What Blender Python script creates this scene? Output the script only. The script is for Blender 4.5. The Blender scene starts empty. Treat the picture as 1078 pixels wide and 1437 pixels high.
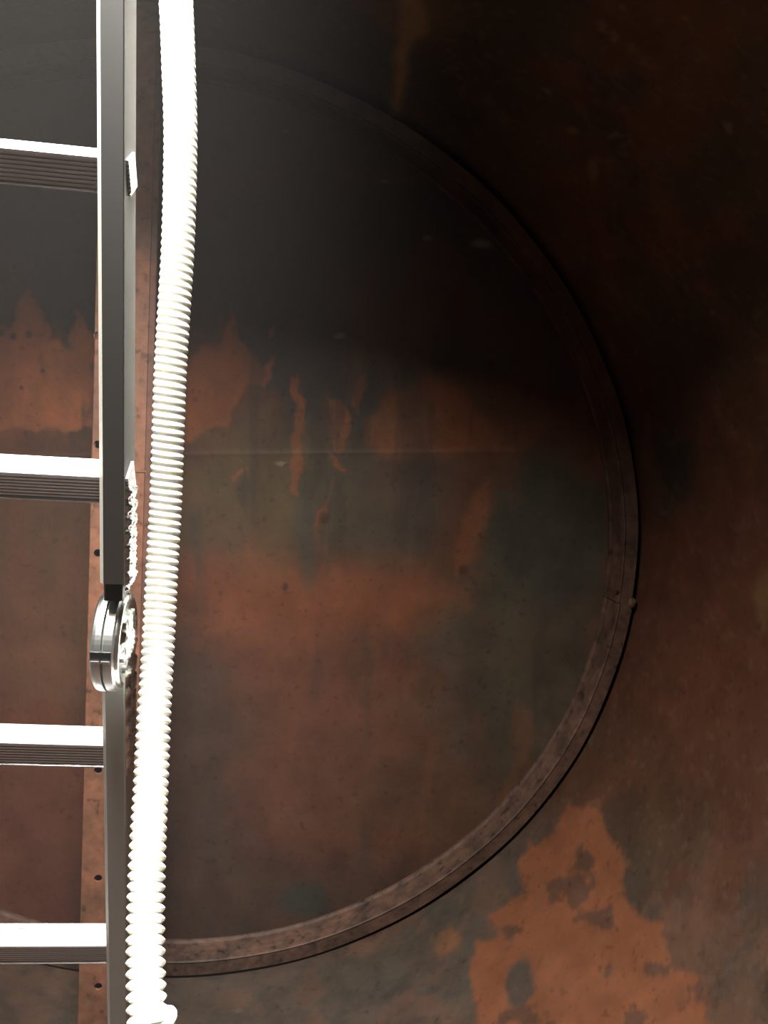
import bpy, bmesh, math, random
import numpy as np
from mathutils import Vector, Matrix
random.seed(4)
sc = bpy.context.scene
COL = sc.collection

# ------------------------------------------------------------------ camera
# inside a lying steel tank; tank axis = +Y, camera at the origin, turned right and down a little
F = 1080.0; CX = 539.0; CY = 718.5
YAW = math.radians(9.82); PIT = math.radians(8.32)
fwd = Vector((math.sin(YAW)*math.cos(PIT), math.cos(YAW)*math.cos(PIT), -math.sin(PIT)))
rgt = Vector((math.cos(YAW), -math.sin(YAW), 0))
upv = rgt.cross(fwd)
cam = bpy.data.cameras.new('camera'); cam.sensor_fit = 'VERTICAL'; cam.sensor_height = 36
cam.lens = F/1437*36; cam.clip_start = .02
co = bpy.data.objects.new('camera', cam); COL.objects.link(co)
co.matrix_world = Matrix((rgt, upv, -fwd)).transposed().to_4x4()
sc.camera = co

# ------------------------------------------------------------------ light
sc.view_settings.view_transform = 'Standard'; sc.view_settings.look = 'None'
sc.view_settings.gamma = 1; sc.view_settings.use_curve_mapping = False
sc.view_settings.exposure = 0.0
w = bpy.data.worlds.new('daylight'); sc.world = w; w.use_nodes = True
w.node_tree.nodes['Background'].inputs[0].default_value = (.80, .90, 1, 1)
w.node_tree.nodes['Background'].inputs[1].default_value = 1.0
MH = Vector((-.12, .64))          # centre of the manhole, plan
MH_R = .29
def area(name, loc, aim, size, power, colr, shape='DISK'):
    l = bpy.data.lights.new(name, 'AREA'); l.shape = shape; l.size = size; l.energy = power; l.color = colr
    o = bpy.data.objects.new(name, l); COL.objects.link(o); o.location = loc
    o.rotation_euler = (Vector(aim)-Vector(loc)).to_track_quat('-Z', 'Y').to_euler()
    return o
area('manhole_daylight', (MH.x, MH.y, 1.36), (MH.x, MH.y, 0), .52, 330, (1, .955, .90))

# ------------------------------------------------------------------ helpers
def ray(px, py):
    return rgt*((px-CX)/F) + upv*((CY-py)/F) + fwd
def at(px, py, d):                 # world point seen at (px, py) at depth d along the view axis
    return ray(px, py)*d
def atY(px, py, Y):                # world point seen at (px, py) on the plane y = Y
    r = ray(px, py); return r*(Y/r.y)

def build(name, bm, m, root=None, smooth=False, kind=None):
    if root is not None:
        wl = root.location if root.parent is None else root.location+root.parent.location
        bmesh.ops.translate(bm, verts=bm.verts, vec=-wl)
    me = bpy.data.meshes.new(name); bm.to_mesh(me); bm.free()
    for mm in (m if isinstance(m, (list, tuple)) else [m]): me.materials.append(mm)
    if smooth: me.polygons.foreach_set('use_smooth', [True]*len(me.polygons))
    o = bpy.data.objects.new(name, me); COL.objects.link(o)
    if root is not None: o.parent = root
    if kind: o['kind'] = kind
    return o
def thing(name, loc, label, cat, group=None):
    o = bpy.data.objects.new(name, None); COL.objects.link(o); o.location = loc; o.empty_display_size = .05
    o['label'] = label; o['category'] = cat
    if group: o['group'] = group
    return o
def extrude(bm, poly, O, A, B, D, smooth=False):
    """prism: 2-D polygon (a,b) in frame O,A,B swept along vector D"""
    v0 = [bm.verts.new(O+A*a+B*b) for a, b in poly]; v1 = [bm.verts.new(v.co+D) for v in v0]
    n = len(poly)
    for i in range(n):
        f = bm.faces.new((v0[i], v0[(i+1) % n], v1[(i+1) % n], v1[i])); f.smooth = smooth
    bm.faces.new(v0[::-1]); bm.faces.new(v1)
    bmesh.ops.recalc_face_normals(bm, faces=bm.faces)
def rect(a0, b0, a1, b1, c=0):
    if c == 0: return [(a0, b0), (a1, b0), (a1, b1), (a0, b1)]
    return [(a0+c, b0), (a1-c, b0), (a1, b0+c), (a1, b1-c), (a1-c, b1), (a0+c, b1), (a0, b1-c), (a0, b0+c)]
def disc_poly(r, n=48, rip=0, k=0):
    return [((r+rip*math.cos(k*2*math.pi*i/n))*math.cos(2*math.pi*i/n), (r+rip*math.cos(k*2*math.pi*i/n))*math.sin(2*math.pi*i/n)) for i in range(n)]

def fbm(x, y, s, seed=0, octv=4, g=.5):
    out = np.zeros_like(x); amp = 1; tot = 0
    for o in range(octv):
        rs = np.random.RandomState(seed*31+o); tb = rs.rand(256, 256)
        u = x/s; v = y/s; i = np.floor(u).astype(int); j = np.floor(v).astype(int)
        fu = u-i; fv = v-j; fu = fu*fu*(3-2*fu); fv = fv*fv*(3-2*fv)
        a = tb[i % 256, j % 256]; b = tb[(i+1) % 256, j % 256]; c = tb[i % 256, (j+1) % 256]; d = tb[(i+1) % 256, (j+1) % 256]
        out += amp*((a*(1-fu)+b*fu)*(1-fv)+(c*(1-fu)+d*fu)*fv); tot += amp; amp *= g; s /= 2.03
    return out/tot
def sstep(a, b, x):
    t = np.clip((x-a)/(b-a), 0, 1); return t*t*(3-2*t)
def polymask(x, y, poly, soft, warp, seed, ws=60):
    """soft polygon with a ragged noisy edge"""
    X = x+(fbm(x, y, ws, seed, 5, .6)-.5)*2*warp; Y = y+(fbm(x, y, ws, seed+1, 5, .6)-.5)*2*warp
    n = len(poly); inside = np.zeros(X.shape, bool); dist = np.full(X.shape, 1e9)
    for i in range(n):
        x0, y0 = poly[i]; x1, y1 = poly[(i+1) % n]
        c = ((y0 > Y) != (y1 > Y)) & (X < (x1-x0)*(Y-y0)/((y1-y0) or 1e-9)+x0); inside ^= c
        dx, dy = x1-x0, y1-y0; t = np.clip(((X-x0)*dx+(Y-y0)*dy)/(dx*dx+dy*dy), 0, 1)
        dist = np.minimum(dist, np.hypot(X-x0-t*dx, Y-y0-t*dy))
    s = np.where(inside, dist, -dist)
    return sstep(-soft, soft, s)
def blob(x, y, cx, cy, rx, ry, warp=0, seed=0, soft=.4, ws=50):
    X = x+(fbm(x, y, ws, seed, 5, .6)-.5)*2*warp; Y = y+(fbm(x, y, ws, seed+1, 5, .6)-.5)*2*warp
    r = np.hypot((X-cx)/rx, (Y-cy)/ry); return 1-sstep(1-soft, 1+soft, r)

# ------------------------------------------------------------------ materials
def mat(name):
    m = bpy.data.materials.new(name); m.use_nodes = True
    nt = m.node_tree; return m, nt, nt.nodes['Principled BSDF']
def node(nt, t, **k):
    n = nt.nodes.new(t)
    for a, b in k.items():
        if a in n.inputs.keys() if isinstance(a, str) else False: n.inputs[a].default_value = b
        else: setattr(n, a, b)
    return n
HZ = Vector((-.26, .92, 0)); HZR = .56
def haze_mat(dens):  # scatter volume for the added glare, thinning outwards
    m = bpy.data.materials.new('glare_volume'); m.use_nodes = True; nt = m.node_tree; nt.nodes.clear()
    out = nt.nodes.new('ShaderNodeOutputMaterial'); v = nt.nodes.new('ShaderNodeVolumeScatter')
    v.inputs['Color'].default_value = (1, .97, .93, 1)
    tc = nt.nodes.new('ShaderNodeTexCoord'); sp = nt.nodes.new('ShaderNodeSeparateXYZ'); cb = nt.nodes.new('ShaderNodeCombineXYZ')
    ln = nt.nodes.new('ShaderNodeVectorMath'); ln.operation = 'LENGTH'
    mr = nt.nodes.new('ShaderNodeMapRange'); mr.interpolation_type = 'SMOOTHERSTEP'
    for k, val in ((1, 0), (2, HZR), (3, dens), (4, 0)): mr.inputs[k].default_value = val
    L_ = nt.links.new
    L_(tc.outputs['Object'], sp.inputs[0]); L_(sp.outputs[0], cb.inputs[0]); L_(sp.outputs[1], cb.inputs[1])
    L_(cb.outputs[0], ln.inputs[0]); L_(ln.outputs['Value'], mr.inputs[0]); L_(mr.outputs[0], v.inputs['Density'])
    L_(v.outputs[0], out.inputs['Volume']); return m
def noise_bump(nt, bs, scale, strength, dist=.002, detail=6):
    tc = nt.nodes.new('ShaderNodeTexCoord'); n = nt.nodes.new('ShaderNodeTexNoise')
    n.inputs['Scale'].default_value = scale; n.inputs['Detail'].default_value = detail
    b = nt.nodes.new('ShaderNodeBump'); b.inputs['Strength'].default_value = strength; b.inputs['Distance'].default_value = dist
    nt.links.new(tc.outputs['Object'], n.inputs['Vector']); nt.links.new(n.outputs[0], b.inputs['Height'])
    nt.links.new(b.outputs[0], bs.inputs['Normal']); return tc, n
def rust_mat(name, attr=None, c0=(.05, .028, .018), c1=(.15, .055, .028), rough=.62, scale=9, spec=.18, pit=.5):
    m, nt, bs = mat(name)
    tc, n = noise_bump(nt, bs, 70, .35, .0025, 8)
    n2 = nt.nodes.new('ShaderNodeTexNoise'); n2.inputs['Scale'].default_value = scale; n2.inputs['Detail'].default_value = 9
    n2.inputs['Roughness'].default_value = .65
    nt.links.new(tc.outputs['Object'], n2.inputs['Vector'])
    n3 = nt.nodes.new('ShaderNodeTexNoise'); n3.inputs['Scale'].default_value = 55; n3.inputs['Detail'].default_value = 6
    nt.links.new(tc.outputs['Object'], n3.inputs['Vector'])
    if attr:
        at_ = nt.nodes.new('ShaderNodeVertexColor'); at_.layer_name = attr; src = at_.outputs[0]
        # grain on top of the colour of the plate
        mr = nt.nodes.new('ShaderNodeMapRange'); mr.inputs[1].default_value = .3; mr.inputs[2].default_value = .7
        mr.inputs[3].default_value = .80; mr.inputs[4].default_value = 1.2
        nt.links.new(n2.outputs[0], mr.inputs[0])
    else:
        cr = nt.nodes.new('ShaderNodeValToRGB'); cr.color_ramp.elements[0].position = .36; cr.color_ramp.elements[1].position = .64
        cr.color_ramp.elements[0].color = (*c0, 1); cr.color_ramp.elements[1].color = (*c1, 1)
        nt.links.new(n2.outputs[0], cr.inputs[0]); src = cr.outputs[0]
        mr = nt.nodes.new('ShaderNodeMapRange'); mr.inputs[1].default_value = .3; mr.inputs[2].default_value = .7
        mr.inputs[3].default_value = .8; mr.inputs[4].default_value = 1.2
        nt.links.new(n3.outputs[0], mr.inputs[0])
    vm = nt.nodes.new('ShaderNodeVectorMath'); vm.operation = 'SCALE'
    nt.links.new(src, vm.inputs[0]); nt.links.new(mr.outputs[0], vm.inputs['Scale'])
    # small dark pits
    pr = nt.nodes.new('ShaderNodeMapRange'); pr.inputs[1].default_value = .30; pr.inputs[2].default_value = .40
    pr.inputs[3].default_value = pit; pr.inputs[4].default_value = 1
    nt.links.new(n3.outputs[0], pr.inputs[0])
    v2 = nt.nodes.new('ShaderNodeVectorMath'); v2.operation = 'SCALE'
    nt.links.new(vm.outputs[0], v2.inputs[0]); nt.links.new(pr.outputs[0], v2.inputs['Scale'])
    nt.links.new(v2.outputs[0], bs.inputs['Base Color'])
    rr = nt.nodes.new('ShaderNodeMapRange'); rr.inputs[3].default_value = rough-.12; rr.inputs[4].default_value = rough+.15
    nt.links.new(n2.outputs[0], rr.inputs[0]); nt.links.new(rr.outputs[0], bs.inputs['Roughness'])
    bs.inputs['Specular IOR Level'].default_value = spec
    return m
M_end = rust_mat('rusty_plate_end', 'plate', pit=.72)
M_shell = rust_mat('rusty_plate_shell', 'plate', pit=.72)
M_ring = rust_mat('rusty_ring', None, (.026, .016, .012), (.062, .033, .022), .5, 14)
M_bar = rust_mat('rusty_bar', None, (.070, .033, .019), (.118, .050, .028), .6, 12)
M_dark = rust_mat('rusty_dark', None, (.02, .012, .008), (.05, .022, .013), .7)
def metal(name, c, rough, bump=0, bs_=300, metallic=1.0, aniso=0, dist=.0004):
    m, nt, bs = mat(name); bs.inputs['Base Color'].default_value = (*c, 1)
    bs.inputs['Metallic'].default_value = metallic; bs.inputs['Roughness'].default_value = rough
    if bump: noise_bump(nt, bs, bs_, bump, dist)
    return m
M_alu2 = metal('pale_aluminium', (.62, .65, .62), .5, .1, 60, .45)
M_aluside = metal('dimmed_aluminium_side', (.15, .15, .13), .6, .1, 60, .2)  # same aluminium, colour darkened to hold down the side's bright reflection
M_alu = metal('dull_aluminium', (.40, .40, .39), .30, .15, 60, 1)
M_aluedge = metal('lit_aluminium_edge', (.62, .60, .53), .5, 0, 1, .5)  # paler aluminium, the light on the lip put into the colour
M_rung = metal('ribbed_aluminium', (.70, .71, .73), .38, .1, 120, .85)
M_zinc = metal('wrinkled_zinc', (.85, .88, .85), .27, .7, 60, 1.0, dist=.003)
M_zsm = metal('polished_zinc', (.82, .84, .82), .36, .3, 40, 1.0)
M_black = metal('black_plastic', (.02, .021, .022), .35, 0, 1, 0)
m, nt, bs = mat('white_hose_plastic'); M_hose = m
bs.inputs['Base Color'].default_value = (.93, .925, .87, 1); bs.inputs['Roughness'].default_value = .38
bs.inputs['Subsurface Weight'].default_value = .45; bs.inputs['Subsurface Radius'].default_value = (.01, .01, .008)
bs.inputs['Subsurface Scale'].default_value = .6

# ------------------------------------------------------------------ tank section
YN = 1.90; YW = 1.975
# outline of the stiffening ring (outer edge) on the plane y = YN, an ellipse
ec = (191.4, 711.0); ea, eb = 710.3, 651.0; et = math.atan2(-.3059, 1)*0 + math.radians(18.9)
def img_ellipse(k, t):
    c, s = math.cos(et), math.sin(et)
    return ec[0]+k*(ea*math.cos(t)*c-eb*math.sin(t)*s), ec[1]+k*(ea*math.cos(t)*s+eb*math.sin(t)*c)
pts = np.array([[atY(*img_ellipse(1, t), YN).x, atY(*img_ellipse(1, t), YN).z] for t in np.linspace(0, 2*math.pi, 72, endpoint=False)])
m0 = pts.mean(0); q = pts-m0
A = np.c_[q[:, 0]**2, q[:, 0]*q[:, 1], q[:, 1]**2, q[:, 0], q[:, 1]]
c_ = np.linalg.lstsq(A, np.ones(len(q)), rcond=None)[0]
MM = np.array([[c_[0], c_[1]/2], [c_[1]/2, c_[2]]]); cen = np.linalg.solve(2*MM, -c_[3:]); kk = 1+cen@MM@cen
ev, EV = np.linalg.eigh(MM/kk)
TC = cen+m0                                     # centre of the tank section (x, z)
def sec(th, dr=0.0, cx=0.0, cz=0.0):            # point of the section outline at angle th, offset outward by dr
    d = np.array([math.cos(th), math.sin(th)]); r = 1/math.sqrt(d@(MM/kk)@d)
    return TC[0]+cx+d[0]*(r+dr), TC[1]+cz+d[1]*(r+dr)
print('TANK', TC, 1/np.sqrt(ev), EV)
GX, GZ, GR = .005, .004, .0165                   # the shell stands a little off the ring
def shell_r(x, z):                              # >0 inside the shell
    dx, dz = x-TC[0]-GX, z-TC[1]-GZ; th = math.atan2(dz, dx)
    sx, sz = sec(th, GR, GX, GZ); return math.hypot(sx-TC[0]-GX, sz-TC[1]-GZ)-math.hypot(dx, dz)

def to_px(P):                                   # measured reference coordinates of a wall point
    x = P@np.array(rgt); y = P@np.array(upv); z = np.maximum(P@np.array(fwd), .05)
    return CX+F*x/z, CY-F*y/z
def mix(c, col, m): return c*(1-m[:, None])+np.array(col)[None]*m[:, None]

OR = (.33, .105, .036); RB = (.17, .058, .030); BR = (.115, .052, .028); DG = (.058, .047, .040); OL = (.125, .088, .042); GR_ = (.085, .078, .058)
YO = (.32, .155, .06)

def end_colour(x, y):
    n1 = fbm(x, y, 140, 3, 6, .55); n2 = fbm(x, y, 40, 5, 5, .6)
    c = np.tile(np.array(BR), (len(x), 1))
    c = mix(c, RB, sstep(.42, .62, n1)*.8)
    # dark scale over the upper half
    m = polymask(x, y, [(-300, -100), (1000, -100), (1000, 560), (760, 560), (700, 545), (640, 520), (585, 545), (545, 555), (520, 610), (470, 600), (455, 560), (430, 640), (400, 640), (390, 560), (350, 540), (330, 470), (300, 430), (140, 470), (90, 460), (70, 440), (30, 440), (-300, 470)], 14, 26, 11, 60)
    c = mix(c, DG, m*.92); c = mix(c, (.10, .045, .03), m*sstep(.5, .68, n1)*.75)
    for (bx, by, rx, ry, a) in [(320, 250, 50, 22, .5), (520, 245, 60, 14, .5), (390, 248, 26, 14, .4)]:
        c = mix(c, (.13, .04, .022), blob(x, y, bx, by, rx, ry, 14, 21, .6)*a)
    # olive and grey-green runs
    c = mix(c, OL, blob(x, y, 380, 690, 130, 100, 40, 31, .5)*.8)
    c = mix(c, GR_, blob(x, y, 530, 690, 95, 110, 30, 33, .5)*.65)
    c = mix(c, (.060, .062, .044), blob(x, y, 770, 745, 95, 110, 24, 35, .3)*.85)
    c = mix(c, (.060, .062, .042), blob(x, y, 740, 960, 150, 150, 60, 37, .6)*.75)
    c = mix(c, (.075, .05, .03), blob(x, y, 620, 1120, 170, 90, 60, 39, .6)*.5)
    # brighter rust band with runs, left part
    for i, (poly, a, s) in enumerate([
        ([(-200, 470), (10, 470), (25, 425), (42, 412), (62, 440), (66, 480), (95, 490), (105, 430), (118, 440), (128, 470), (150, 600), (60, 600), (-200, 610)], .9, 6),
        ([(296, 480), (312, 486), (326, 424), (334, 470), (345, 490), (362, 498), (372, 520), (380, 505), (386, 530), (372, 545), (345, 538), (335, 560), (320, 600), (296, 600), (260, 620), (262, 500)], .75, 4),
        ([(410, 530), (424, 530), (428, 640), (420, 700), (408, 690), (412, 640)], .75, 3),
        ([(462, 560), (482, 562), (492, 590), (486, 625), (472, 640), (468, 600)], .7, 3),
        ([(505, 525), (512, 520), (506, 580), (492, 560)], .5, 4),
        ([(515, 590), (545, 560), (585, 540), (600, 520), (640, 545), (690, 590), (700, 630), (600, 640), (540, 640), (516, 625)], .50, 10),
        ([(378, 462), (388, 450), (386, 460), (378, 474)], .7, 2),
        ([(460, 632), (478, 650), (486, 662), (478, 664), (464, 648)], .7, 2.5),
        ([(325, 668), (345, 652), (350, 656), (334, 672)], .7, 3),
        ([(446, 720), (458, 700), (462, 680), (458, 730), (446, 740)], .7, 3),
        ([(640, 760), (662, 690), (690, 670), (684, 720), (660, 800), (645, 810)], .38, 8)]):
        c = mix(c, OR, polymask(x, y, poly, s, 12, 50+2*i, 26)*a*(.72+.28*sstep(.36, .6, fbm(x, y*.6, 34, 200+i, 5, .65))))
    st = sstep(.52, .70, fbm(x, y*.22, 46, 301, 5, .6)); c = mix(c, (.19, .07, .034), st*.45*sstep(430, 560, y))
    st = sstep(.55, .72, fbm(x, y*.2, 30, 305, 5, .6)); c = mix(c, (.06, .045, .034), st*.55)
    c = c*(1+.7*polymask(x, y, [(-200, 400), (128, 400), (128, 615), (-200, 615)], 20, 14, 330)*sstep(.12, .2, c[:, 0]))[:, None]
    m = polymask(x, y, [(270, 820), (330, 790), (360, 750), (400, 800), (440, 815), (520, 790), (600, 800), (640, 850), (560, 880), (400, 900), (280, 900)], 34, 30, 80, 60)
    c = mix(c, (.26, .082, .034), m*.62)
    c = mix(c, (.075, .065, .05), blob(x, y, 430, 745, 14, 75, 6, 84, .5, 20)*.75)
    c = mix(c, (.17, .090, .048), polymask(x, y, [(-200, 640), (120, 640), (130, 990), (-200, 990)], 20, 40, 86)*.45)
    c = mix(c, (.15, .072, .050), blob(x, y, 400, 1060, 240, 160, 40, 88, .6)*.35)
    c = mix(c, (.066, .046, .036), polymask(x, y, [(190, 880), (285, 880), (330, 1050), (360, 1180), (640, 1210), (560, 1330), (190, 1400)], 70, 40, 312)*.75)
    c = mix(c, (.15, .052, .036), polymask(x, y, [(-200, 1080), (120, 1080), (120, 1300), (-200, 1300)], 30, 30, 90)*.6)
    c = mix(c, (.05, .052, .04), blob(x, y, 428, 1265, 34, 22, 10, 92, .4, 20)*.9)
    for (bx, by, r) in [(400, 822, 5), (40, 470, 5), (18, 472, 5), (60, 520, 3), (30, 545, 3), (455, 728, 8), (650, 800, 7)]:
        c = mix(c, (.07, .03, .02), blob(x, y, bx, by, r, r, 3, 94+int(bx), .5, 12)*.8)
    for (bx, by, r) in [(478, 472, 6), (393, 650, 5), (401, 184, 3), (540, 254, 4), (600, 334, 4), (676, 342, 10)]:
        c = mix(c, (.30, .25, .18), blob(x, y, bx, by, r*1.4, r*.6, 3, 120+int(bx), .5, 12)*.7)
    return c*(.85+.3*n2)[:, None]*.38
def shell_colour(x, y, th, Y):
    u = th*1150; v = Y*1000
    n1 = fbm(u, v, 260, 7, 6, .55); n2 = fbm(u, v, 60, 9, 6, .6)
    c = np.tile(np.array((.085, .052, .030)), (len(x), 1))
    c = mix(c, (.13, .052, .026), sstep(.42, .6, n1)*.8)
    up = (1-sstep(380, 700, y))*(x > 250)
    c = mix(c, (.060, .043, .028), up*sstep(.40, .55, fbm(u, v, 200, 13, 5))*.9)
    c = mix(c, (.16, .05, .024), blob(x, y, 1010, 880, 190, 260, 60, 15, .6, 120)*.75)
    c = mix(c, (.042, .036, .026), blob(x, y, 945, 640, 30, 75, 24, 17, .5, 40)*.85)
    c = mix(c, (.15, .055, .03), blob(x, y, 905, 625, 8, 50, 8, 19, .5, 30)*.7)
    c = mix(c, (.13, .105, .08), blob(x, y, 420, 1420, 340, 110, 60, 23, .5, 120)*.75)
    c = mix(c, (.105, .085, .065), blob(x, y, 700, 1270, 150, 120, 40, 25, .5, 80)*.75)
    c = mix(c, (.19, .095, .058), sstep(.46, .62, fbm(u, v, 90, 51, 5, .62))*sstep(1120, 1300, y)*.55)
    c = mix(c, (.07, .06, .05), sstep(.54, .66, fbm(u, v, 55, 53, 5, .6))*sstep(1120, 1300, y)*.5)
    m = polymask(x, y, [(668, 1325), (700, 1318), (692, 1280), (740, 1262), (728, 1215), (748, 1180), (775, 1165), (790, 1130), (835, 1122), (860, 1170), (880, 1195), (868, 1240), (900, 1290), (930, 1300), (935, 1350), (985, 1380), (1000, 1440), (1100, 1560), (700, 1560), (668, 1400)], 5, 22, 27, 45)
    c = mix(c, (.36, .125, .052), m*.92)
    hole = blob(x, y, 728, 1378, 22, 34, 12, 29, .25, 24)
    c = mix(c, (.11, .085, .065), hole*.95)
    hh = sstep(.60, .68, fbm(x, y, 34, 41, 4))*m; c = mix(c, (.13, .07, .045), hh*.8)
    c = mix(c, (.33, .13, .05), polymask(x, y, [(608, 1310), (640, 1290), (645, 1330), (622, 1345)], 8, 14, 43, 20)*.6)
    c = mix(c, (.20, .10, .04), blob(x, y, 1075, 835, 16, 40, 8, 45, .4, 20)*.9)
    c = mix(c, (.34, .18, .05), polymask(x, y, [(560, -80), (590, -80), (600, 40), (575, 60), (562, 160), (548, 160), (556, 60)], 8, 9, 47, 40)*1.0)
    c = mix(c, (.22, .10, .035), blob(x, y, 600, 20, 45, 34, 18, 49, .7, 40)*.4)
    for i, (bx, by, rx, ry) in enumerate([(876, 12, 4, 4), (846, 38, 5, 7), (863, 52, 4, 9), (832, 238, 5, 14), (1023, 178, 4, 8), (768, 128, 4, 4), (964, 28, 4, 3), (1000, 440, 3, 3), (862, 190, 8, 4), (803, 182, 6, 5), (335, 1418, 4, 3)]):
        c = mix(c, (.26, .19, .11), blob(x, y, bx, by, rx*1.2, ry, 3, 150+i, .5, 10)*.6)
    sp = sstep(.70, .76, fbm(x, y, 9, 61, 2)); c = mix(c, (.20, .13, .08), sp*.25)
    return c*(.82+.36*n2)[:, None]*(.26+.36*up-.04*m)[:, None]  # upper shell colour raised to stand in for missing bounce light

def grid_mesh(name, P, nu, nv, colfn, m, wrap=False, skip=None, flip=False):
    idx = np.arange(nu*nv).reshape(nu, nv)
    a = idx[:-1, :-1]; b = idx[1:, :-1]; c = idx[1:, 1:]; d = idx[:-1, 1:]
    fcs = np.stack([a, b, c, d], -1).reshape(-1, 4)
    if wrap:
        e = np.stack([idx[-1, :-1], idx[0, :-1], idx[0, 1:], idx[-1, 1:]], -1); fcs = np.vstack([fcs, e])
    if skip is not None: fcs = fcs[~skip(P[fcs].mean(1))]
    if flip: fcs = fcs[:, ::-1]
    me = bpy.data.meshes.new(name); me.from_pydata(P.tolist(), [], fcs.tolist())
    ca = me.color_attributes.new('plate', 'FLOAT_COLOR', 'POINT')
    cc = np.c_[np.clip(colfn, 0, 1), np.ones(len(P))]
    ca.data.foreach_set('color', cc.astype(np.float32).ravel())
    me.polygons.foreach_set('use_smooth', [True]*len(me.polygons))
    me.materials.append(m); me.validate()
    o = bpy.data.objects.new(name, me); COL.objects.link(o); o['kind'] = 'structure'
    return o

# end wall: two plates with a lapped seam, very slightly bulged outward
def end_grid():
    nr, nt_ = 330, 900
    rr = np.linspace(1e-6, 1, nr)**.75
    th = np.linspace(0, 2*math.pi, nt_, endpoint=False)
    S = np.array([sec(t, GR+.004, GX, GZ) for t in th]); c0 = TC+np.array([GX, GZ])
    P = np.zeros((nt_, nr, 3))
    P[:, :, 0] = c0[0]+(S[:, 0]-c0[0])[:, None]*rr; P[:, :, 2] = c0[1]+(S[:, 1]-c0[1])[:, None]*rr
    P[:, :, 1] = YW+.035*(1-rr[None]**2)
    P = P.reshape(-1, 3)
    zs = atY(600, 634, YW).z
    seam = np.exp(-((P[:, 2]-zs)/.006)**2)
    P[:, 1] += -.0010*seam - .0012*(P[:, 2] < zs)          # lapped, welded horizontal seam
    P[:, 1] += (fbm(P[:, 0]*1000, P[:, 2]*1000, 500, 71, 3)-.5)*.016
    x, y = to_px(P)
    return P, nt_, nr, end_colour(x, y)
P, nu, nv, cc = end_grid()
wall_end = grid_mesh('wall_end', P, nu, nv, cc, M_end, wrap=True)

YB = -1.15; YTOP = YW+.03
def shell_grid():
    nt_ = 900
    th = np.linspace(0, 2*math.pi, nt_, endpoint=False)
    Y = np.concatenate([np.linspace(YB, .55, 60, endpoint=False), np.linspace(.55, YTOP, 340)])
    S = np.array([sec(t, GR, GX, GZ) for t in th])
    P = np.zeros((nt_, len(Y), 3)); P[:, :, 0] = S[:, 0:1]; P[:, :, 2] = S[:, 1:2]; P[:, :, 1] = Y[None]
    TH = np.repeat(th, len(Y)); P = P.reshape(-1, 3)
    x, y = to_px(P); infront = (P@np.array(fwd)) > .2
    x = np.where(infront, x, -3000); y = np.where(infront, y, 3000)
    return P, nt_, len(Y), shell_colour(x, y, TH, P[:, 1])
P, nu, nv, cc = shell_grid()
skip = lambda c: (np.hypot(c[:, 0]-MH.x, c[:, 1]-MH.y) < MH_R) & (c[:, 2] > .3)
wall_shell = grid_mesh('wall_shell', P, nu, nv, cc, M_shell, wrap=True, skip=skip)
# rear end and manhole neck
bm = bmesh.new()
vs = [bm.verts.new((sec(t, GR+.004, GX, GZ)[0], YB, sec(t, GR+.004, GX, GZ)[1])) for t in np.linspace(0, 2*math.pi, 120, endpoint=False)]
bm.faces.new(vs); build('wall_rear', bm, M_dark, kind='structure')
ztop = max(sec(math.atan2(1, 0)+d)[1] for d in (-.3, 0, .3))
def shell_top(x):
    lo, hi = 0, 3
    for _ in range(40):
        mid = (lo+hi)/2
        if shell_r(x, mid) > 0: lo = mid
        else: hi = mid
    return lo
def shell_bot(x):
    lo, hi = -3, 0
    for _ in range(40):
        mid = (lo+hi)/2
        if shell_r(x, mid) > 0: hi = mid
        else: lo = mid
    return hi
bm = bmesh.new(); nn = 96; zt = shell_top(MH.x)+.31
rings = []
for (r, zz) in ((MH_R+.004, None), (MH_R+.004, zt), (MH_R+.018, zt), (MH_R+.018, None)):
    rings.append([bm.verts.new((MH.x+r*math.cos(a), MH.y+r*math.sin(a), zz if zz else shell_top(MH.x+r*math.cos(a))-.012)) for a in np.linspace(0, 2*math.pi, nn, endpoint=False)])
for k in range(4):
    A_, B_ = rings[k], rings[(k+1) % 4]
    for i in range(nn): bm.faces.new((A_[i], A_[(i+1) % nn], B_[(i+1) % nn], B_[i]))
bmesh.ops.recalc_face_normals(bm, faces=bm.faces)
build('wall_neck', bm, M_dark, kind='structure')
bpy.data.objects['manhole_daylight'].location.z = zt-.02
print('shell top', shell_top(MH.x), 'bottom at ladder', shell_bot(-.4))

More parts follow.
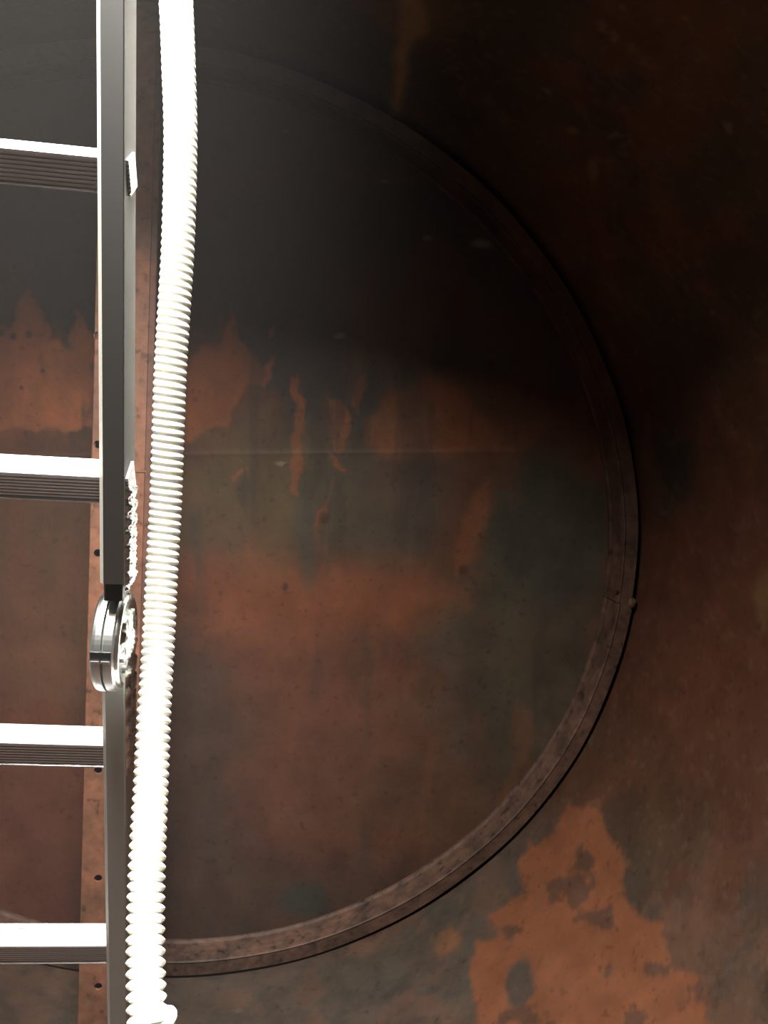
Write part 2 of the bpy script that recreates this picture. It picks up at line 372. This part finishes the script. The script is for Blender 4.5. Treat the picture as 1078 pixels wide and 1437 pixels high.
# ------------------------------------------------------------------ stiffening ring (rolled angle iron, two pieces welded end to end)
jt = atY(885, 848, YN); th_j = math.atan2(jt.z-TC[1], jt.x-TC[0])
ring = thing('stiffener_ring', (TC[0], YN, shell_bot(TC[0])+.02), 'rusty rolled angle-iron ring standing in front of the round end wall', 'ring')
AW = .041; T_ = .006
def ring_seg(t0, t1, off, n):
    # profile (radial offset inward, y): annular flange facing the camera + leg running back to the end wall
    prof = [(0, YN), (-.0015, YN-.0015), (-(AW-.006), YN), (-(AW-.002), YN-.002), (-AW, YN+.002), (-(AW+.001), YN+.01), (-(AW+.004), YW-.012), (-(AW+.008), YW-.004), (-(AW+.008), YW+.004),
            (-(AW-T_), YW+.004), (-(AW-T_), YN+T_), (0, YN+T_)]
    bm = bmesh.new(); prev = None; first = None
    for t in np.linspace(t0, t1, n):
        row = []
        for (dr, y) in prof:
            wob = .0018*math.sin(t*9+off*300)+.0010*math.sin(t*23+1)
            x, z = sec(t, dr+off+(wob*.7 if dr > -.03 else wob*.4)); row.append(bm.verts.new((x, y, z)))
        if prev:
            k = len(prof)
            for i in range(k): bm.faces.new((prev[i], prev[(i+1) % k], row[(i+1) % k], row[i]))
        else: first = row
        prev = row
    bm.faces.new(first); bm.faces.new(prev[::-1]); bmesh.ops.recalc_face_normals(bm, faces=bm.faces)
    return bm
build('ring_segment', ring_seg(th_j-.0005, th_j+math.pi*1.02, 0, 420), M_ring, ring)
build('ring_segment', ring_seg(th_j+math.pi*1.02+.003, th_j+2*math.pi-.0008, .003, 420), M_ring, ring)
def lump(P0, rx, ry, rz, seed, rot=0):
    bm = bmesh.new(); bmesh.ops.create_icosphere(bm, subdivisions=3, radius=1)
    r = random.Random(seed)
    for v in bm.verts:
        n = .85+.3*r.random(); v.co = Vector((v.co.x*rx*n, v.co.y*ry*n, v.co.z*rz*n))
    bmesh.ops.rotate(bm, verts=bm.verts, cent=(0, 0, 0), matrix=Matrix.Rotation(rot, 3, 'Y'))
    bmesh.ops.translate(bm, verts=bm.verts, vec=P0); bmesh.ops.smooth_vert(bm, verts=bm.verts, factor=.5)
    return bm
o = build('weld', lump(atY(886, 846, YN+.004), .013, .010, .017, 3, .2), M_ring, ring, True); o['label'] = 'weld lump joining ring and curved wall'
bm = bmesh.new(); p0 = atY(874, 829, YN-.001); extrude(bm, rect(-.018, -.0025, .014, .0025), p0, Vector((1, 0, .1)), Vector((0, 0, 1)), Vector((0, .006, 0)))
build('joint_tab', bm, M_ring, ring)

# ------------------------------------------------------------------ leaning perforated steel bar (angle section)
DB = 1.58
c1 = at(146, 1437, 1.62); c2 = at(165, 700, DB)            # centre line of the face
u = (c2-c1).normalized()
def hit(P0, d, step=.002):
    P_ = P0.copy()
    while shell_r(P_.x, P_.z) > .006: P_ = P_+d*step
    return P_
top = hit(c2, u)-u*.012; bot = hit(c1, -u)+u*.030
L = (top-bot).length
side = u.cross(Vector((0, 1, 0))).normalized()
if side.x < 0: side = -side
back = side.cross(u).normalized()
if back.y < 0: back = -back
BW = .0520
bar = thing('perforated_bar', bot, 'leaning rusty flat steel bar with bolt holes, behind the ladder', 'bar')
cu = bpy.data.curves.new('tmp', 'CURVE'); cu.dimensions = '2D'; cu.fill_mode = 'BOTH'; cu.extrude = .003
def spl(pts_):
    s = cu.splines.new('POLY'); s.points.add(len(pts_)-1); s.use_cyclic_u = True
    for p, (a, b) in zip(s.points, pts_): p.co = (a, b, 0, 1)
spl([(-BW, 0), (BW, 0), (BW, L), (-BW, L)])
for hy in [1384+152*k for k in (-6, -5, -4, -3, -2, -1, 0, 1)]:
    # hole position along the bar
    best = min(np.linspace(.02, L-.02, 4000), key=lambda s: abs(CY-F*((bot+u*float(s)-side*.03).dot(upv))/((bot+u*float(s)-side*.03).dot(fwd))-hy))
    P_ = bot+u*float(best); tgt = at(138.5, hy, P_.dot(fwd)); a0 = (tgt-P_).dot(side)
    spl([(a0+.0078*math.cos(t), best+.0078*math.sin(t)) for t in np.linspace(0, 2*math.pi, 20, endpoint=False)][::-1])
tmpo = bpy.data.objects.new('tmp', cu); COL.objects.link(tmpo)
dg = bpy.context.evaluated_depsgraph_get(); me = bpy.data.meshes.new_from_object(tmpo.evaluated_get(dg))
bpy.data.objects.remove(tmpo)
R_ = Matrix((side, u, back)).transposed().to_4x4()
me.transform(R_); me.materials.clear(); me.materials.append(M_bar); me.name = 'face_plate'
o = bpy.data.objects.new('face_plate', me); COL.objects.link(o); o.parent = bar
bm = bmesh.new(); extrude(bm, rect(BW-.0005, -.003, BW+.014, .05, .002), bot, side, back, u*L)
extrude(bm, rect(-BW+.003, .046, BW, .05), bot, side, back, u*L)  # unseen back plate, added to shut out light so the holes look black
extrude(bm, rect(-BW+.003, .0, -BW+.006, .05), bot, side, back, u*L)  # unseen left web, added to close the bar for the same dark holes
build('flange_and_backing', bm, rust_mat('rusty_flange', None, (.045, .022, .015), (.07, .03, .019), .6, 12), bar)
bm = bmesh.new(); q0 = atY(203, 663, DB); sq = (q0-bot).dot(u)
extrude(bm, rect(-.01, -.0045, BW+.003, -.0028), bot+u*sq, side, back, u*.004)
build('weld_bead', bm, M_bar, bar)

# ------------------------------------------------------------------ ladder
W0 = .0243
def cv(x, y, z): return rgt*x+upv*y+fwd*z
rung_dir = cv(.989, -.0727, .126).normalized()
class Seg: pass
def seg(pa, pb):
    s = Seg(); s.a = pa; s.u = (pb-pa).normalized()               # u runs down the rail
    s.r = (rung_dir-s.u*rung_dir.dot(s.u)).normalized()            # r to the right (outer side of the right rail)
    s.n = s.u.cross(s.r).normalized()
    if s.n.dot(fwd) < 0: s.n = -s.n                                # n away from the camera (rail depth)
    return s
U = seg(at(154.0, 0, .664), at(156.4, 800, .775))
Lo = seg(at(158.6, 985, .835), at(163.5, 1437, .99))
DEP = .053; LW = .36                                              # rail depth, clear width between rails
hc = at(155, 914, .812)                                            # hinge centre on the right rail's front line
def slen(s, P_): return (P_-s.a).dot(s.u)
# ladder ends: foot on the shell floor, head up in the manhole
def foot():
    t = 0
    while True:
        P_ = Lo.a+Lo.u*t+Lo.n*DEP
        if min(shell_r(Q.x, Q.z) for Q in (P_+Lo.r*.03, P_-Lo.r*(LW+.06), P_+Lo.r*.03-Lo.n*.06, P_-Lo.r*(LW+.06)-Lo.n*.06)) < .012 or t > 3: return t
        t += .002
tf = foot(); tu = 0
while min(shell_r((U.a+U.u*tu+U.r*a_+U.n*b_).x, (U.a+U.u*tu+U.r*a_+U.n*b_).z) for a_ in (.02, -LW-.05) for b_ in (0, .055)) > .006: tu -= .002      # head rests under the shell
lad = thing('folding_ladder', Lo.a+Lo.u*tf, 'grey folding aluminium ladder with ribbed rungs and a round hinge, left of the hose', 'ladder')
def rail_profile(side_):
    a0, a1 = -W0/2, W0/2; c = .0042
    if side_ > 0:   # right rail: lip on its left
        return [(a0, c), (a0+c, 0), (a1-.001, 0), (a1, .001), (a1, DEP-.002), (a1-.002, DEP), (a0+.002, DEP), (a0, DEP-.002)]
    return [(-a, b) for a, b in [(a0, c), (a0+c, 0), (a1-.001, 0), (a1, .001), (a1, DEP-.002), (a1-.002, DEP), (a0+.002, DEP), (a0, DEP-.002)]][::-1]
def rail(s, t0, t1, side_, ox, name='rail', ml=None):
    bm = bmesh.new(); extrude(bm, rail_profile(side_), s.a+s.r*ox+s.u*t0, s.r, s.n, s.u*(t1-t0))
    # the lip catches the light: painted in with a paler material
    lipn = (s.r*(-side_)-s.n).normalized()
    for f in bm.faces:
        if f.normal.dot(lipn) > .95: f.material_index = 1
        if f.normal.dot(s.r*side_) > .95 and ml is None: f.material_index = 2
    build(name, bm, [ml or M_alu, M_aluedge, M_aluside], lad)
t_up_end = slen(U, at(156.5, 820, .778))
t_lo_start = slen(Lo, at(158.5, 940, .83))
for side_, ox in ((1, 0), (-1, -(LW+W0))):
    rail(U, tu, t_up_end, side_, ox)
    rail(Lo, t_lo_start, tf, side_, ox, ml=M_alu2)
def rung(s, py, rot, t=None):
    """box rung with ribbed front; py = measured height of its front top edge"""
    H = .031
    up_ = -s.u; R3 = Matrix.Rotation(rot, 3, s.r)
    n2 = (R3@s.n); u2 = (R3@up_)
    if t is None:
        best = None
        for tt in np.arange(-1.2, 1.6, .0005):
            C_ = s.a+s.u*float(tt)+s.n*(DEP/2)-s.r*(W0/2)
            K = C_-n2*(H/2)+u2*(H/2); z = K.dot(fwd)
            if z < .1: continue
            e = abs(CY-F*K.dot(upv)/z-py)
            if best is None or e < best[0]: best = (e, tt)
        t = best[1]
    C_ = s.a+s.u*float(t)+s.n*(DEP/2)
    h = H/2; prof = []
    # front face (towards -n2) with seven grooves, top tread with fine ribs
    prof += [(-h, h)]
    g = 7; pit_ = (H-.004)/g
    for k in range(g):
        y0 = h-.002-k*pit_
        prof += [(-h+.0002, y0), (-h+.0002, y0-pit_*.55), (-h+.0019, y0-pit_*.68), (-h+.0019, y0-pit_*.9)]
    prof += [(-h+.0008, -h+.0022), (-h-.0016, -h+.0012), (-h-.0016, -h), (h, -h), (h, h)]
    for k in range(8):
        x0 = h-.002-k*(H-.004)/8
        prof += [(x0, h), (x0-.0016, h), (x0-.0022, h-.0006), (x0-.003, h-.0006)]
    bm = bmesh.new()
    ln = LW+2*W0+.005
    extrude(bm, prof, C_+s.r*(W0/2+.0025)-s.r*ln, n2, u2, s.r*ln)
    o = build('rung', bm, M_rung, lad); return t
RU = math.radians(25); RL = math.radians(7)
t1 = rung(U, 221, RU); t2 = rung(U, 670, RU)
t3 = rung(Lo, 1047, RL); t4 = rung(Lo, 1328, RL)
print('rung spacings', t2-t1, t4-t3, 'tu', tu, 'tf', tf)
t = t1-(t2-t1)
while t > tu+.05: rung(U, 0, RU, t); t -= (t2-t1)
t = t4+(t4-t3)
while t < tf-.05: rung(Lo, 0, RL, t); t += (t4-t3)
for ox in (0, -(LW+W0)):
    P_ = Lo.a+Lo.u*(tf-.03)+Lo.r*ox
    bm = bmesh.new(); extrude(bm, rect(-W0/2-.004, -.004, W0/2+.004, DEP+.004, .004), P_, Lo.r, Lo.n, Lo.u*.034); build('rubber_foot', bm, M_black, lad)

# hinge: laminated discs, zinc plates wrapping the rail ends, release tab
def hinge(ox, sg):
    r_ = ((U.r+Lo.r)/2).normalized(); um = ((U.u+Lo.u)/2).normalized(); nm = um.cross(r_); nm = nm if nm.dot(fwd) > 0 else -nm
    C_ = hc+r_*ox+nm*.028
    RAD = .055
    root = None
    bm = bmesh.new(); half = .0125
    # two laminated discs with softened rims
    for k, (a0, a1) in enumerate(((-half, -.0006), (.0006, half))):
        O = C_+r_*(a0-.004*sg); n = 72; prof = [(RAD-.0022, 0), (RAD, .0016), (RAD, (a1-a0)-.0016), (RAD-.0022, a1-a0)]
        if k == 0: prof = [(RAD-.0055, 0), (RAD-.001, .003), (RAD, .006), (RAD, a1-a0)]
        loops = []
        for (rr, aa) in prof: loops.append([bm.verts.new(O+r_*aa+nm*(rr*math.cos(t_))+um*(rr*1.0*math.sin(t_))) for t_ in np.linspace(0, 2*math.pi, n, endpoint=False)])
        for a_, b_ in zip(loops, loops[1:]):
            for i in range(n): bm.faces.new((a_[i], a_[(i+1) % n], b_[(i+1) % n], b_[i]))
        bm.faces.new(loops[0][::-1]); bm.faces.new(loops[-1])
    bmesh.ops.recalc_face_normals(bm, faces=bm.faces)
    hd = build('hinge', bm, M_zsm, lad); hd['label'] = 'round zinc-plated locking hinge'
    # outer cover: stepped rim and hub
    bm = bmesh.new(); O = C_+r_*sg*(half-.004); n = 64; loops = []
    for (rr, aa, rip) in ((RAD-.003, 0, 0), (RAD-.004, .0035, 0), (RAD-.009, .0045, 0), (RAD-.011, .002, 0), (RAD-.020, .002, .0), (RAD-.023, .0065, .0008), (.014, .0075, .0008), (.011, .0105, 0), (.004, .0115, 0)):
        loops.append([bm.verts.new(O+r_*sg*(aa+rip*math.sin(9*t_))+nm*(rr*math.cos(t_))+um*(rr*math.sin(t_))) for t_ in np.linspace(0, 2*math.pi, n, endpoint=False)])
    for a_, b_ in zip(loops, loops[1:]):
        for i in range(n): bm.faces.new((a_[i], a_[(i+1) % n], b_[(i+1) % n], b_[i]))
    bm.faces.new(loops[-1]); bmesh.ops.recalc_face_normals(bm, faces=bm.faces)
    def local(name, bm_, m_, smooth=False):
        for v in bm_.verts: v.co -= lad.location
        me_ = bpy.data.meshes.new(name); bm_.to_mesh(me_); bm_.free(); me_.materials.append(m_)
        if smooth: me_.polygons.foreach_set('use_smooth', [True]*len(me_.polygons))
        o_ = bpy.data.objects.new(name, me_); COL.objects.link(o_); o_.parent = hd; return o_
    local('hinge_cover', bm, M_zinc, True)
    # black release tab in a notch at the rim
    bm = bmesh.new(); a_t = math.radians(176)
    e = -nm; O = C_+e*(RAD-.0045)-um*.010
    extrude(bm, rect(-.0105, 0, .0105, .0052, .001), O-um*.002-r_*.004*sg, r_, e, um*.011); local('release_tab', bm, M_black)
    bm = bmesh.new()
    for k in (-1, 1):
        extrude(bm, rect(-.0045, 0, .0045, .0068, .001), O+um*.0085+r_*(.0052*k-.004*sg)-um*.001, r_, e, um*.0022)
    o = local('tab_spring', bm, M_zsm); o['label'] = 'bright metal lip under the black tab'
    # wrinkled outer plates riveted to both rail ends (tangs)
    for s_, ta, tb in ((U, slen(U, at(180, 688, .75)), t_up_end+.010), (Lo, t_lo_start-.03, slen(Lo, at(176, 1095, .87)))):
        O = s_.a+s_.r*(ox+sg*W0/2); nL = 60; nD = 10; bm = bmesh.new(); g = []
        rnd = random.Random(5)
        ph = [rnd.random()*6 for _ in range(8)]
        for i in range(nL+1):
            f = i/nL; t_ = ta+(tb-ta)*f; row = []
            for j in range(nD+1):
                d = .004+(DEP-.008)*j/nD
                bulge = .0032+.0022*math.sin(f*46+ph[0]+1.2*math.sin(j*.7))*(.6+.4*math.sin(j*.9+ph[1]+f*7))+.0010*math.sin(f*97+j*1.7+ph[2])
                if j in (0, nD) or i in (0, nL): bulge = .0002
                row.append(bm.verts.new(O+s_.u*t_+s_.n*d+s_.r*sg*bulge))
            g.append(row)
        for i in range(nL):
            for j in range(nD): bm.faces.new((g[i][j], g[i+1][j], g[i+1][j+1], g[i][j+1]))
        bmesh.ops.recalc_face_normals(bm, faces=bm.faces)
        if (bm.faces[0] if False else list(bm.faces)[55]).normal.dot(s_.r*sg) < 0: bmesh.ops.reverse_faces(bm, faces=bm.faces)
        local('hinge_plate', bm, M_zinc, True)
    # neck between the upper rail and the disc
    bm = bmesh.new(); O = U.a+U.r*ox+U.u*(t_up_end-.004)
    extrude(bm, rect(-W0/2+.003, .006, W0/2-.003, DEP-.006, .002), O, U.r, U.n, U.u*.024); local('hinge_neck', bm, M_black)
    bm = bmesh.new()
    O = C_+r_*sg*(half-.004)
    for k in range(5):
        a_ = k*2*math.pi/5+.3; Q = O+nm*(.031*math.cos(a_))+um*(.031*math.sin(a_))
        extrude(bm, disc_poly(.0042, 14), Q, nm, um, r_*sg*.0065); local('rivet', bm, M_zsm); bm = bmesh.new()
hinge(0, 1); hinge(-(LW+W0), -1)

# ------------------------------------------------------------------ hose
ctrl = [(236, -160, 42), (247, 0, 47.5), (251, 100, 48), (253.5, 200, 47.5), (250, 340, 46.5), (243.5, 450, 45.5), (238.5, 540, 45), (233, 700, 44.5), (227.5, 800, 44.5), (222.5, 900, 45.5), (216.5, 1000, 47), (212, 1100, 48), (207, 1200, 51), (204.5, 1300, 53), (205.5, 1400, 56), (208, 1440, 57)]
OD = .036
def hose_depth(y): return np.interp(y, [-160, 0, 400, 750, 900, 1000, 1100, 1200, 1300, 1440], [.80, .819, .845, .872, .853, .827, .800, .762, .734, .690])
cp = [at(x, y, float(hose_depth(y))) for x, y, w_ in ctrl]
def catmull(P_, n=24):
    out = []
    Q = [P_[0]*2-P_[1]]+P_+[P_[-1]*2-P_[-2]]
    for i in range(1, len(Q)-2):
        for k in range(n):
            t = k/n; a, b, c, d = Q[i-1], Q[i], Q[i+1], Q[i+2]
            out.append(.5*((2*b)+(c-a)*t+(2*a-5*b+4*c-d)*t*t+(3*b-a-3*c+d)*t**3))
    out.append(Q[-2]); return out
# beyond the frame: up through the manhole, down to the tank floor
topx = Vector((MH.x+.13, MH.y-.08, zt-.03)); p_up = cp[0]
xb = cp[-1].x
cuff_end = cp[-1]+(cp[-1]-cp[-2]).normalized()*.10
zf = shell_bot(cuff_end.x+.12)
path_in = [topx, (topx+p_up)/2+Vector((.03, .05, 0))]+cp
path = catmull(path_in)
def path_table(p):
    p = np.array([list(v) for v in p]); s = np.r_[0, np.cumsum(np.linalg.norm(np.diff(p, axis=0), axis=1))]; return p, s
def pitch_at(P_):                                # tight at the top, stretched at the bottom
    z = P_@np.array(fwd); y = CY-F*(P_@np.array(upv))/z
    ppx = np.interp(y, [-50, 700, 850, 950, 1000, 1100, 1200, 1300, 1440], [10.8, 10.6, 10.8, 11.3, 11.7, 12.2, 12.7, 13.6, 14.5])
    return ppx*z/F*1.0
def hose_mesh(path, r0, r1fn, pfn, nseg=48, sub=8):
    p, s = path_table(path); N = 40000; ss = np.linspace(0, s[-1], N)
    pp = np.stack([np.interp(ss, s, p[:, k]) for k in range(3)], 1)
    ph = np.r_[0, np.cumsum((s[-1]/(N-1))/pfn(pp)[:-1])]
    rows = int(ph[-1]*sub); phs = np.linspace(0, ph[-1], rows)
    sr = np.interp(phs, ph, ss); c = np.stack([np.interp(sr, s, p[:, k]) for k in range(3)], 1)
    # smooth
    tg = np.gradient(c, axis=0); 
    for _ in range(3): tg = np.apply_along_axis(lambda a: np.convolve(np.pad(a, 8, 'edge'), np.ones(17)/17, 'valid'), 0, tg)
    tg /= np.linalg.norm(tg, axis=1)[:, None]
    ref = np.array(rgt); b = ref[None]-tg*(tg@ref)[:, None]; b /= np.linalg.norm(b, axis=1)[:, None]; n = np.cross(tg, b)
    th = np.linspace(0, 2*math.pi, nseg, endpoint=False)
    PH = phs[:, None]+th[None]/(2*math.pi)                      # one helical ridge
    f = PH % 1; tri = 1-np.abs(2*f-1); tri = np.clip(tri*1.25-.05, 0, 1)**.85
    y = CY-F*(c@np.array(upv))/(c@np.array(fwd)); depth = r1fn(y)[:, None]
    R = r0-depth*(1-tri)
    V = c[:, None]+R[..., None]*(np.cos(th)[None, :, None]*b[:, None]+np.sin(th)[None, :, None]*n[:, None])
    V = V.reshape(-1, 3); idx = np.arange(rows*nseg).reshape(rows, nseg); j2 = np.roll(idx, -1, 1)
    fcs = np.stack([idx[:-1], j2[:-1], j2[1:], idx[1:]], -1).reshape(-1, 4)
    me = bpy.data.meshes.new('corrugated_tube'); me.from_pydata(V.tolist(), [], fcs.tolist())
    me.polygons.foreach_set('use_smooth', [True]*len(me.polygons)); me.materials.append(M_hose); return me
hose_foot = cp[-1].copy()
hose = thing('corrugated_hose', (hose_foot.x, hose_foot.y, shell_bot(hose_foot.x)), 'white corrugated plastic hose hanging from above just right of the ladder', 'hose')
me = hose_mesh(path, OD/2, lambda y: np.interp(y, [0, 450, 700, 950, 1200, 1400], [.0008, .0014, .0019, .0029, .0036, .0044]), pitch_at)
o = bpy.data.objects.new('corrugated_tube', me); COL.objects.link(o); o.parent = hose; o.location = -hose.location
# end collar, tilted, and smooth pipe below it standing on the floor
Pc = at(212, 1438, .690); ax = (Vector((.30, -.18, -1))).normalized()
bx = ax.orthogonal().normalized(); by = ax.cross(bx)
def lathe(prof, O, n=64):
    bm = bmesh.new(); lp = []
    for (r, a) in prof: lp.append([bm.verts.new(O+ax*a+bx*(r*math.cos(t))+by*(r*math.sin(t))) for t in np.linspace(0, 2*math.pi, n, endpoint=False)])
    for a_, b_ in zip(lp, lp[1:]):
        for i in range(n): bm.faces.new((a_[i], a_[(i+1) % n], b_[(i+1) % n], b_[i]))
    bm.faces.new(lp[0][::-1]); bm.faces.new(lp[-1]); bmesh.ops.recalc_face_normals(bm, faces=bm.faces); return bm
o = build('end_collar', lathe([(.0145, .000), (.0200, .001), (.0232, -.001), (.0236, .0004), (.0232, .002), (.0195, .005), (.0185, .018), (.0185, .08)], Pc), M_hose, hose, True)
o['label'] = 'smooth flared cuff at the lower end of the hose'
pe = Pc+ax*.075; dn = Vector((-.02, .05, -1)).normalized(); k = 0
while shell_r((pe+dn*k).x, (pe+dn*k).z) > .006: k += .004
ax = dn; bx = ax.orthogonal().normalized(); by = ax.cross(bx)
build('suction_pipe', lathe([(.016, -.012), (.0175, 0), (.0175, k*.98), (.015, k)], pe), M_hose, hose, True)

# ------------------------------------------------------------------ haze volume added to stand in for the glare around hose and ladder
bm = bmesh.new(); zb_ = -.95; ztp = .98
extrude(bm, disc_poly(HZR, 48), HZ+Vector((0, 0, zb_)), Vector((1, 0, 0)), Vector((0, 1, 0)), Vector((0, 0, ztp-zb_)))
bmesh.ops.translate(bm, verts=bm.verts, vec=-HZ)
o = build('glare_haze', bm, haze_mat(.0155)); o.location = HZ; o['kind'] = 'stuff'
o['label'] = 'pale haze added for the glare around ladder and hose'; o['category'] = 'haze'
